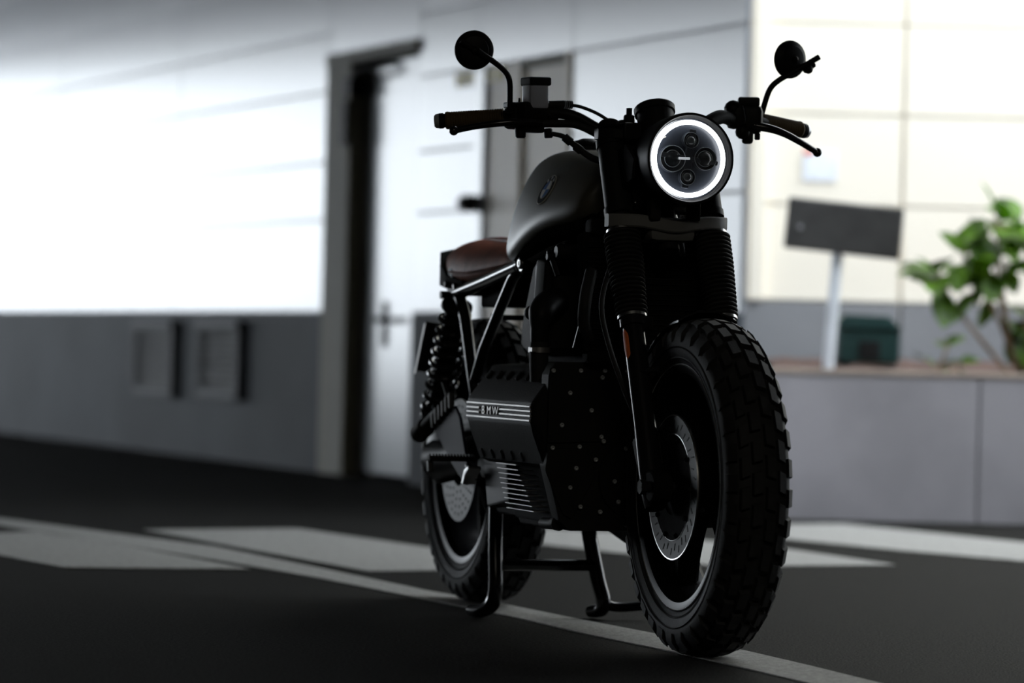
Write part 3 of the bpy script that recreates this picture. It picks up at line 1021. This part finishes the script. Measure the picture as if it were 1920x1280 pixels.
mirror((-.455, -.3665, 1.206), (.97, -.22, -.08), [(-.462, -.285, 1.092), (-.458, -.286, 1.115), (-.452, -.2895, 1.145), (-.446, -.300, 1.163), (-.438, -.325, 1.180), (-.432, -.354, 1.196), (-.431, -.366, 1.204)],
       [(-.438, -.353, 1.196), (-.440, -.400, 1.222)])
mirror((-.50, .345, 1.222), (.955, .28, -.05), [(-.50, .283, 1.098), (-.50, .290, 1.125), (-.50, .302, 1.158), (-.498, .322, 1.178), (-.490, .362, 1.202), (-.485, .405, 1.229)])
mb = MB().cyl((-.487, .372, 1.198), (-.487, .395, 1.215), .0075, bevel=.002).sphere((-.484, .381, 1.202), .010, seg=12)
part('mirror_clamp', mb, 'satin')

# ---- tank
def tank_sec(x, zb, hw, zt, zs=None, und=0.02, tw=.5):
    """hexagon-like section with leaning sides; hw = half width at the lower edge"""
    H = zt - zb
    half = [(hw * .0, zb - 0), (hw * .62, zb - .0), (hw * .93, zb + und * .25), (hw, zb + und), (hw * 1.0, zb + .028 + und), (hw * .88, zb + .52 * H), (hw * .72, zb + .72 * H), (hw * .57, zb + .88 * H), (hw * .36, zb + .975 * H), (0, zt)]
    pts = [(x, -y, z) for y, z in half] + [(x, y, z) for y, z in half[-2:0:-1]]
    return pts


tk = MB()
tk.loft([tank_sec(-.440, .885, .100, .992), tank_sec(-.452, .868, .124, 1.003), tank_sec(-.50, .852, .140, 1.011), tank_sec(-.58, .845, .155, 1.017), tank_sec(-.66, .832, .163, 1.023),
         tank_sec(-.75, .812, .162, 1.029), tank_sec(-.84, .790, .153, 1.033), tank_sec(-.905, .778, .143, 1.030),
         tank_sec(-.950, .780, .133, 1.020), tank_sec(-.978, .790, .122, 1.000), tank_sec(-.988, .800, .112, .975)])
TK = part('fuel_tank', tk, 'tank', sub=2, label='satin dark olive fuel tank')
cp_ = MB().lathe([(-.01, 0), (-.01, .027), (.004, .027), (.006, .034), (.010, .034), (.014, .030), (.020, .012), (.020, 0)], (-.80, 0, 1.034), (0, 0, 1), 40)
part('fuel_cap', cp_, 'satin', TK)
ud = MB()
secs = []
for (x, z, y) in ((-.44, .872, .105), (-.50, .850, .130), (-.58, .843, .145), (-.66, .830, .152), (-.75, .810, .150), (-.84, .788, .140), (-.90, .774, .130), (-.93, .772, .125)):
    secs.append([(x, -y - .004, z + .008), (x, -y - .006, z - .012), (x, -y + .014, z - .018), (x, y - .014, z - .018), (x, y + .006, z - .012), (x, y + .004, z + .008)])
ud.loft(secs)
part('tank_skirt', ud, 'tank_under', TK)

# roundel on the tank flank
def roundel(parent, mtx, r):
    def dsc(r0, r1, z0, a0=0, a1=2 * pi, n=64):
        m_ = MB()
        ps = [(r1 * cos(a0 + (a1 - a0) * i / n), r1 * sin(a0 + (a1 - a0) * i / n)) for i in range(n + (0 if a1 - a0 > 6 else 1))]
        if a1 - a0 < 6:
            ps = [(0, 0)] + ps
        m_.prism(ps, 'z', 0, z0)
        bmesh.ops.transform(m_.bm, matrix=mtx, verts=m_.bm.verts)
        return m_
    b = part('badge', dsc(0, r, .0022), 'badge_rim', parent, label='round badge with blue and white quarters')
    part('badge_ring', dsc(0, r * .94, .0026), 'badge_black', b)
    part('badge_rim', dsc(0, r * .62, .0029), 'badge_rim', b)
    for i in range(4):
        part('badge_quarter', dsc(0, r * .58, .0033, i * pi / 2, (i + 1) * pi / 2, 16), 'white_enamel' if i % 2 == 0 else 'blue_enamel', b)
    for ch, a in (('B', 128), ('M', 90), ('W', 52)):
        t = mtx @ Matrix.Translation((r * .77 * cos(R(a)), r * .77 * sin(R(a)), .0030)) @ Matrix.Rotation(R(a - 90), 4, 'Z')
        text_mesh('badge_letter', ch, r * .34, t, 'white_enamel', b, extrude=.0003)


def frame_m(o, xax, nrm):
    n = Vector(nrm).normalized(); x_ = Vector(xax); x_ = (x_ - n * x_.dot(n)).normalized(); y_ = n.cross(x_)
    return Matrix(((x_.x, y_.x, n.x, o[0]), (x_.y, y_.y, n.y, o[1]), (x_.z, y_.z, n.z, o[2]), (0, 0, 0, 1)))


bpy.context.view_layer.update()
_ev = TK.evaluated_get(bpy.context.evaluated_depsgraph_get())
_ok, _p, _n, _f = _ev.ray_cast(Vector((-.655, -1, .934)), Vector((0, 1, 0)))
if not _ok:
    _p, _n = Vector((-.655, -.14, .934)), Vector((0, -.82, .57))
roundel(TK, frame_m(_p - _n * .0012, (1, 0, 0), _n), .036)

# ---- seat
def seat_sec(x, zb, hw, zt, r=.5):
    half = [(0, zb), (hw * .8, zb), (hw * .98, zb + .006), (hw, zb + .25 * (zt - zb)), (hw * .93, zb + .6 * (zt - zb)), (hw * .72, zb + .86 * (zt - zb)), (hw * .40, zt - .003), (0, zt)]
    return [(x, -y, z) for y, z in half] + [(x, y, z) for y, z in half[-2:0:-1]]


sm = MB().loft([seat_sec(-.925, .782, .085, .808), seat_sec(-.94, .778, .098, .825), seat_sec(-1.02, .765, .112, .836), seat_sec(-1.14, .750, .125, .840),
                seat_sec(-1.26, .742, .136, .846), seat_sec(-1.36, .744, .137, .852), seat_sec(-1.44, .758, .130, .848), seat_sec(-1.50, .778, .112, .828), seat_sec(-1.52, .785, .09, .805)])
SE = part('seat', sm, 'leather', sub=2, label='brown leather seat')
for yy in (-.055, -.018, .018, .055):
    part('seat_pleat', MB().tube([(-1.0, yy, .829), (-1.1, yy, .8335), (-1.25, yy, .839), (-1.36, yy, .8445)], [.004, .009, .010, .004], 10, smooth=5), 'leather', SE)
part('seat_piping', MB().tube([(-.95, -.103, .790), (-1.02, -.115, .782), (-1.14, -.128, .771), (-1.26, -.139, .765), (-1.36, -.140, .768)], .0025, 8, smooth=4), 'leather', SE)
pan = MB()
secs = []
for (x, y, zb, zt) in ((-1.30, .128, .728, .748), (-1.38, .140, .730, .758), (-1.45, .136, .738, .788), (-1.51, .118, .752, .816), (-1.545, .088, .770, .822)):
    secs.append([(x, -y, zb), (x, -y, zt), (x, -y + .02, zt + .004), (x, y - .02, zt + .004), (x, y, zt), (x, y, zb)])
pan.loft(secs)
part('seat_pan', pan, 'matte', SE)

# ---- frame
fr = MB()
for sy in (-1, 1):
    y = sy * .125
    fr.tube([(-.84, sy * .13, .778), (-1.10, y, .747), (-1.34, y, .719)], .0155, 16)
    fr.tube([(-1.335, y, .738), (-1.32, y, .71), (-1.27, y, .655), (-1.205, y * .98, .52), (-1.18, y * .95, .46)], .0135, 16, smooth=4)
    fr.tube([(-.86, y, .775), (-.92, y, .75), (-1.00, y, .69), (-1.12, y, .595), (-1.20, y * .97, .52), (-1.205, y * .95, .44)], .0125, 16)
    fr.tube([(-.36, sy * .03, .93), (-.48, sy * .09, .86), (-.70, sy * .12, .81), (-.86, sy * .13, .775)], .016, 16, smooth=4)
    fr.tube([(-.35, sy * .03, .88), (-.42, sy * .09, .76), (-.47, sy * .12, .60)], .014, 16, smooth=4)
    fr.cyl((-.80, sy * .146, .780), (-.80, sy * .11, .780), .019, bevel=.002)
fr.box((fx(.96) - .012, 0, .955), (.05, .135, .15), rot=(0, -24, 0), bevel=.008)
fr.cyl((fx(.84) - .05, 0, .83), (fx(1.02) - .05, 0, 1.01), .030)
fr.tube([(-1.33, -.125, .725), (-1.33, .125, .725)], .012, 12)
FR = part('frame', fr, 'gloss')
bm_ = MB(); bolt(bm_, (-.80, -.146, .780), (0, -1, 0), .0125, .005)
part('frame_bolt', bm_, 'steel', FR, label='bright hollow bolt')
part('tail_bracket', MB().prism([(-1.36, .775), (-1.385, .775), (-1.395, .74), (-1.38, .70), (-1.355, .69), (-1.34, .72)], 'y', -.135, -.129).cyl((-1.375, -.155, .715), (-1.375, -.125, .715), .009).cyl((-1.38, -.145, .74), (-1.38, -.13, .74), .006), 'satin', FR)
part('electronics_box', MB().box((-1.16, -.02, .715), (.16, .16, .055), bevel=.006).box((-1.10, -.105, .738), (.03, .02, .02), bevel=.003), 'matte', FR)
bp_ = MB().cyl((-1.12, -.11, .665), (-1.12, -.09, .665), .009).box((-1.12, -.06, .665), (.03, .07, .012))
part('cable_mount', bp_, 'matte', FR)

# ---- shock absorber and swing arm (rider's right side)
S0, S1 = Vector((-1.335, -.127, .690)), Vector((-1.505, -.127, .405))
ax = (S1 - S0)
L = ax.length
sh = MB().lathe([(-.035, 0), (-.035, .012), (-.012, .013), (-.012, .020), (-.004, .036), (.004, .037), (.006, .034), (.02, .024), (.25, .022), (.26, .012), (L, .012), (L, 0)], S0, ax, 32)
SH = part('shock_absorber', sh, 'satin')
sp = MB()
n = 9.5
pts = []
u = ax.normalized(); e1 = u.orthogonal().normalized(); e2 = u.cross(e1)
for i in range(int(n * 16) + 1):
    t = i / (n * 16)
    a = 2 * pi * n * t
    pts.append(S0 + u * (.010 + (L - .05) * t) + (e1 * cos(a) + e2 * sin(a)) * .033)
sp.tube(pts, .0062, 10)
part('coil_spring', sp, 'gloss', SH)
part('shock_collar', MB().cyl(S0 + u * (L - .045), S0 + u * (L - .03), .036, bevel=.003).cyl(S0 + u * (L - .03), S0 + u * (L + .01), .015), 'satin', SH)
sa = MB()
sa.tube([(-1.05, -.06, .38), (-1.15, -.10, .365), (-1.35, -.115, .345), (-1.47, -.115, .335)], [.045, .040, .040, .05], 20, smooth=5)
sa.lathe([(-.05, 0), (-.05, .04), (-.04, .062), (0, .072), (.012, .070), (.022, .055), (.026, 0)], (RX + .02, -.112, .350), (0, -1, 0), 40)
SA = part('swing_arm', sa, 'satin')
# number plate and hanger behind the wheel
hg = MB().tube([(-1.50, -.12, .42), (-1.66, -.09, .50), (-1.83, -.03, .58)], .006, 10).tube([(-1.50, -.12, .40), (-1.70, -.07, .46), (-1.83, .0, .54)], .006, 10)
hg = part('plate_hanger', hg, 'satin')
part('number_plate', MB().box((-1.84, .030, .585), (.006, .19, .125), rot=(-7, 12, 0), bevel=.002), 'dark', hg, label='dark number plate seen from its edge')
part('plate_edge', MB().box((-1.836, -.067, .590), (.006, .003, .125), rot=(-7, 12, 0)), 'alu', hg)

# ---- engine
EX = -.402
en = MB()
# front cover block and crankcase body
en.prism([(-.192, .572), (.19, .575), (.235, .50), (.235, .40), (.20, .27), (.17, .235), (.02, .228), (-.02, .226), (-.155, .226), (-.175, .245), (-.206, .36), (-.206, .545)], 'x', EX - .05, EX, .004)
en.prism([(-.150, .560), (.18, .585), (.235, .52), (.235, .38), (.16, .25), (-.13, .235), (-.160, .34), (-.170, .52)], 'x', -.98, EX - .05, .006)
EN = part('engine', en, 'engine')
# recessed panel lines on the front cover
pn = MB()
pn.prism([(-.205, .560), (-.06, .565), (-.06, .47), (-.09, .41), (-.207, .405)], 'x', EX, EX + .006, .003)
pn.prism([(-.05, .565), (.18, .565), (.22, .50), (.22, .41), (-.05, .41)], 'x', EX, EX + .004, .003)
pn.prism([(-.205, .395), (-.12, .395), (-.10, .34), (-.15, .25), (-.17, .26), (-.21, .35)], 'x', EX, EX + .005, .003)
pn.lathe([(0, .085), (.006, .083), (.006, 0)], (EX, -.01, .335), (1, 0, 0), 40)
part('front_cover', pn, 'engine', EN)
for (y, z) in [(-0.198, 0.554), (-0.139, 0.555), (-0.087, 0.556), (-0.039, 0.556), (-0.092, 0.542), (-0.161, 0.509), (-0.114, 0.474), (-0.177, 0.443), (-0.091, 0.42), (-0.086, 0.411), (-0.196, 0.396), (-0.138, 0.399), (-0.037, 0.397), (-0.102, 0.373), (-0.144, 0.355), (-0.06, 0.329), (-0.156, 0.315), (-0.051, 0.287), (-0.133, 0.276), (-0.09, 0.266),
               (.04, .556), (.10, .556), (.16, .55), (.20, .48), (.205, .41), (.15, .30), (.07, .27), (.02, .40), (.10, .41)]:
    b_ = MB(); bolt(b_, (EX + .0055, y, z), (1, 0, 0), .0048, .004)
    part('cover_bolt', b_, 'bolt', EN, label='bright socket bolt')

# right-hand crank cover with bars and lettering
CY = -.236
cv = MB()
# faceted cover: side profile across y
def cov(x, k=0.0):
    return [(x, -.170 + k, .560), (x, -.186 + k, .552), (x, -.2245 + k, .503), (x, -.2335 + k, .489), (x, CY + k, .484), (x, CY + k, .444), (x, -.2335 + k, .438), (x, -.229 + k, .420), (x, -.205 + k, .360), (x, -.182 + k, .350)]
cv.loft([cov(-.878, .007), cov(-.870), cov(-.425), cov(-.414, .006), cov(-.407, .016)])
CV = part('crank_cover', cv, 'engine', EN)
for x in [-.835, -.765, -.695, -.625, -.555]:
    part('cover_louvre', MB().box((x, -.1975, .539), (.014, .010, .022), rot=(-38, 14, 0), bevel=.003), 'dark', CV)
    part('cover_louvre', MB().box((x, -.2095, .372), (.014, .008, .020), rot=(22, -14, 0), bevel=.003), 'dark', CV)
tr = MB()
def strip(x0, x1, z):
    tr.box(((x0 + x1) / 2, CY - .002, z), (x1 - x0, .004, .0050), bevel=.0012)
for z in (.4785, .4495):
    strip(-.868, -.420, z)
for z in (.4688, .4592):
    strip(-.868, -.775, z); strip(-.630, -.416, z)
part('trim_bars', tr, 'alu', CV, label='brushed metal bars')
# lettering: x runs forward = to the right seen from the bike's right side
lm = frame_m((-.702, CY - .0025, .464), (1, 0, 0), (0, -1, 0))
for ch, dx in (('B', -.042), ('M', 0), ('W', .045)):
    text_mesh('cover_letter', ch, .0250, lm @ Matrix.Translation((dx, -.0, 0)), 'alu', CV, extrude=.0015, width=1.6)

# lower fins, sump, oil filter cover below the crank cover
sf = MB()
for i in range(10):
    z = .352 - i * .0102
    x0 = -.77 + i * .0092
    x1 = -.63 + i * .0145
    sf.box(((x0 + x1) / 2, -.180, z), (x1 - x0, .040, .0014))
part('cooling_fins', sf, 'alu', EN, label='thin bright-edged fins')
sf = MB().box((-.60, -.135, .300), (.30, .06, .13), bevel=.01)
sf.prism([(-.70, .36), (-.62, .35), (-.50, .235), (-.46, .225), (-.72, .225), (-.86, .33), (-.86, .37)], 'y', -.160, .1, .006)
part('sump', sf, 'matte', EN)
sf = MB().cyl((-.54, -.165, .235), (-.44, -.165, .238), .012, bevel=.003).cyl((-.455, -.165, .24), (-.435, -.165, .24), .016, bevel=.002)
part('oil_pipe', sf, 'engine', EN)
# gearbox behind
gbx = MB().box((-1.05, -.02, .40), (.22, .22, .20), bevel=.03)
gbx.prism([(-.86, .42), (-.80, .40), (-.74, .34), (-.72, .27), (-.88, .25), (-.92, .36)], 'y', -.185, .12, .008)
gbx.cyl((-1.02, -.13, .47), (-1.02, -.10, .47), .05, bevel=.01)
part('gearbox', gbx, 'satin', EN)
# water pump housing, elbow and hose on the right front
wp = MB().tube([(-.495, -.198, .600), (-.495, -.198, .640), (-.502, -.192, .672), (-.53, -.17, .690), (-.56, -.14, .70)], [.0175, .0195, .028, .030, .028], 24, smooth=6)
wp.sphere((-.545, -.200, .672), .016, seg=14)
part('water_elbow', wp, 'satin', EN)
part('hose_clamp', MB().lathe([(0, .0195), (0, .0225), (.011, .0225), (.011, .0195)], (-.495, -.198, .590), (0, 0, 1), 40, closed=True).box((-.478, -.218, .596), (.02, .008, .008)), 'alu', EN, label='bright steel hose clamp')
part('water_hose', MB().tube([(-.495, -.198, .612), (-.495, -.198, .57), (-.495, -.196, .53)], .0195, 24), 'rubber', EN)
# intake plenum covers behind, seen as upright plastic shells
ib = MB().loft([[(-.66, -.135, .585), (-.58, -.165, .585), (-.57, -.17, .60), (-.565, -.17, .70), (-.58, -.165, .775), (-.62, -.15, .79), (-.69, -.12, .76), (-.72, -.11, .66)],
                [(-.70, -.06, .585), (-.58, -.06, .585), (-.56, -.06, .60), (-.555, -.06, .70), (-.57, -.06, .78), (-.62, -.06, .80), (-.71, -.06, .77), (-.74, -.06, .66)]])
part('intake_cover', ib, 'engine', EN)
ib = MB().box((-.565, -.168, .735), (.05, .022, .10), rot=(0, 6, 12), bevel=.009)
part('coil_cover', ib, 'satin', EN)
ib = MB().prism([(-.80, .60), (-.73, .58), (-.66, .62), (-.62, .72), (-.66, .79), (-.72, .78), (-.79, .66)], 'y', -.145, -.06, .014)
part('side_cover', ib, 'engine', EN, label='dark grey plastic side cover')
cb = MB().cyl((-.50, -.165, .80), (-.50, -.10, .80), .016, bevel=.004).cyl((-.53, -.175, .79), (-.53, -.12, .79), .010, bevel=.003).box((-.60, -.16, .76), (.05, .02, .03), bevel=.004)
cb.tube([(-.56, -.16, .80), (-.52, -.165, .78), (-.50, -.16, .75)], .006, 10, smooth=4)
part('fuel_connectors', cb, 'satin', EN)
for c_ in ((-.545, -.180, .695), (-.575, -.172, .775)):
    b_ = MB(); bolt(b_, c_, (0, -1, 0), .007, .005); part('cover_bolt', b_, 'steel', EN, label='bright bolt')
part('engine_block_top', MB().box((-.66, .02, .63), (.46, .24, .14), bevel=.02).box((-.70, .0, .74), (.34, .16, .10), bevel=.02), 'matte', EN)

# radiator between the frame tubes
rd = MB().box((-.395, 0, .715), (.035, .29, .25), rot=(0, -8, 0), bevel=.008)
RD = part('radiator', rd, 'radiator')
rf_ = MB()
for i in range(22):
    rf_.box((-.376 - (.60 + i * .0105 - .715) * .14, 0, .60 + i * .0105), (.006, .27, .0018), rot=(0, -8, 0))
part('radiator_fins', rf_, 'satin', RD)
part('radiator_hose', MB().tube([(-.39, -.11, .60), (-.36, -.145, .645), (-.345, -.15, .70), (-.37, -.13, .76)], .013, 16, smooth=6), 'rubber', RD)
part('radiator_tank', MB().box((-.40, 0, .85), (.05, .26, .035), bevel=.01), 'matte', RD)
part('radiator_tank', MB().box((-.385, 0, .585), (.05, .27, .03), bevel=.01), 'matte', RD)

# ---- rearset plate, pegs, pedal
rp = MB().prism([(-1.375, .415), (-1.345, .405), (-1.20, .465), (-1.16, .44), (-1.10, .35), (-1.06, .31), (-1.10, .29), (-1.19, .325)], 'y', -.168, -.160, .002)
RP = part('footrest_plate', rp, 'bluegrey')
rb = MB()
for i in range(6):
    x = -1.345 + i * .027
    rb.box((x, -.172, .428 + i * .0095), (.010, .014, .036), rot=(0, -10, 0), bevel=.003)
part('plate_ribs', rb, 'disc', RP, label='bright ribs')
part('footrest_strut', MB().tube([(-1.335, -.17, .425), (-1.30, -.165, .515), (-1.23, -.160, .44)], .005, 8), 'satin', RP)
part('pillion_footrest', MB().cyl((-1.33, -.16, .45), (-1.42, -.175, .405), .015).cyl((-1.41, -.17, .412), (-1.455, -.178, .392), .022, bevel=.004), 'rubber', RP)
pg = MB().box((-1.06, -.215, .350), (.028, .105, .012), bevel=.003)
for i in range(14):
    pg.box((-1.046, -.168 - i * .0070, .357), (.004, .003, .006)).box((-1.074, -.168 - i * .0070, .357), (.004, .003, .006))
part('footrest', pg, 'engine', RP, label='serrated metal footrest')
part('footrest_stop', MB().box((-1.06, -.262, .333), (.012, .012, .026), rot=(0, -15, 0), bevel=.002), 'disc', RP)
pd = MB().tube([(-1.06, -.175, .335), (-1.0, -.185, .325), (-.93, -.195, .315)], .007, 10)
PD = part('brake_pedal', pd, 'satin')
part('pedal_tip', MB().prism([(-.955, .300), (-.940, .298), (-.925, .318), (-.900, .333), (-.905, .340), (-.935, .330)], 'y', -.222, -.192, .002), 'steel', PD, label='bright pedal tip')
part('exhaust', MB().tube([(-.55, .16, .30), (-.75, .15, .22), (-1.0, .16, .24), (-1.35, .17, .30)], [.02, .05, .05, .045], 20, smooth=5), 'matte')

# ---- centre stand
cs = MB()
cs.tube([(-1.03, -.118, .335), (-1.02, -.120, .26), (-1.0, -.125, .15), (-.985, -.127, .075), (-.995, -.13, .035), (-1.03, -.145, .016), (-1.075, -.155, .0145)], [.016, .016, .016, .016, .017, .015, .013], 16, smooth=5)
cs.tube([(-1.03, .085, .30), (-1.015, .095, .20), (-1.0, .115, .09), (-.99, .125, .045), (-1.0, .125, .022), (-1.04, .112, .0145)], [.018, .017, .017, .017, .016, .013], 16, smooth=5)
cs.tube([(-1.0, -.125, .120), (-1.0, .108, .120)], .013, 14)
cs.tube([(-.995, .122, .07), (-.99, .135, .035), (-.985, .165, .028), (-.98, .23, .034)], .011, 14, smooth=4)
cs.cyl((-1.03, -.14, .33), (-1.03, .11, .33), .018)
part('centre_stand', cs, 'gloss')
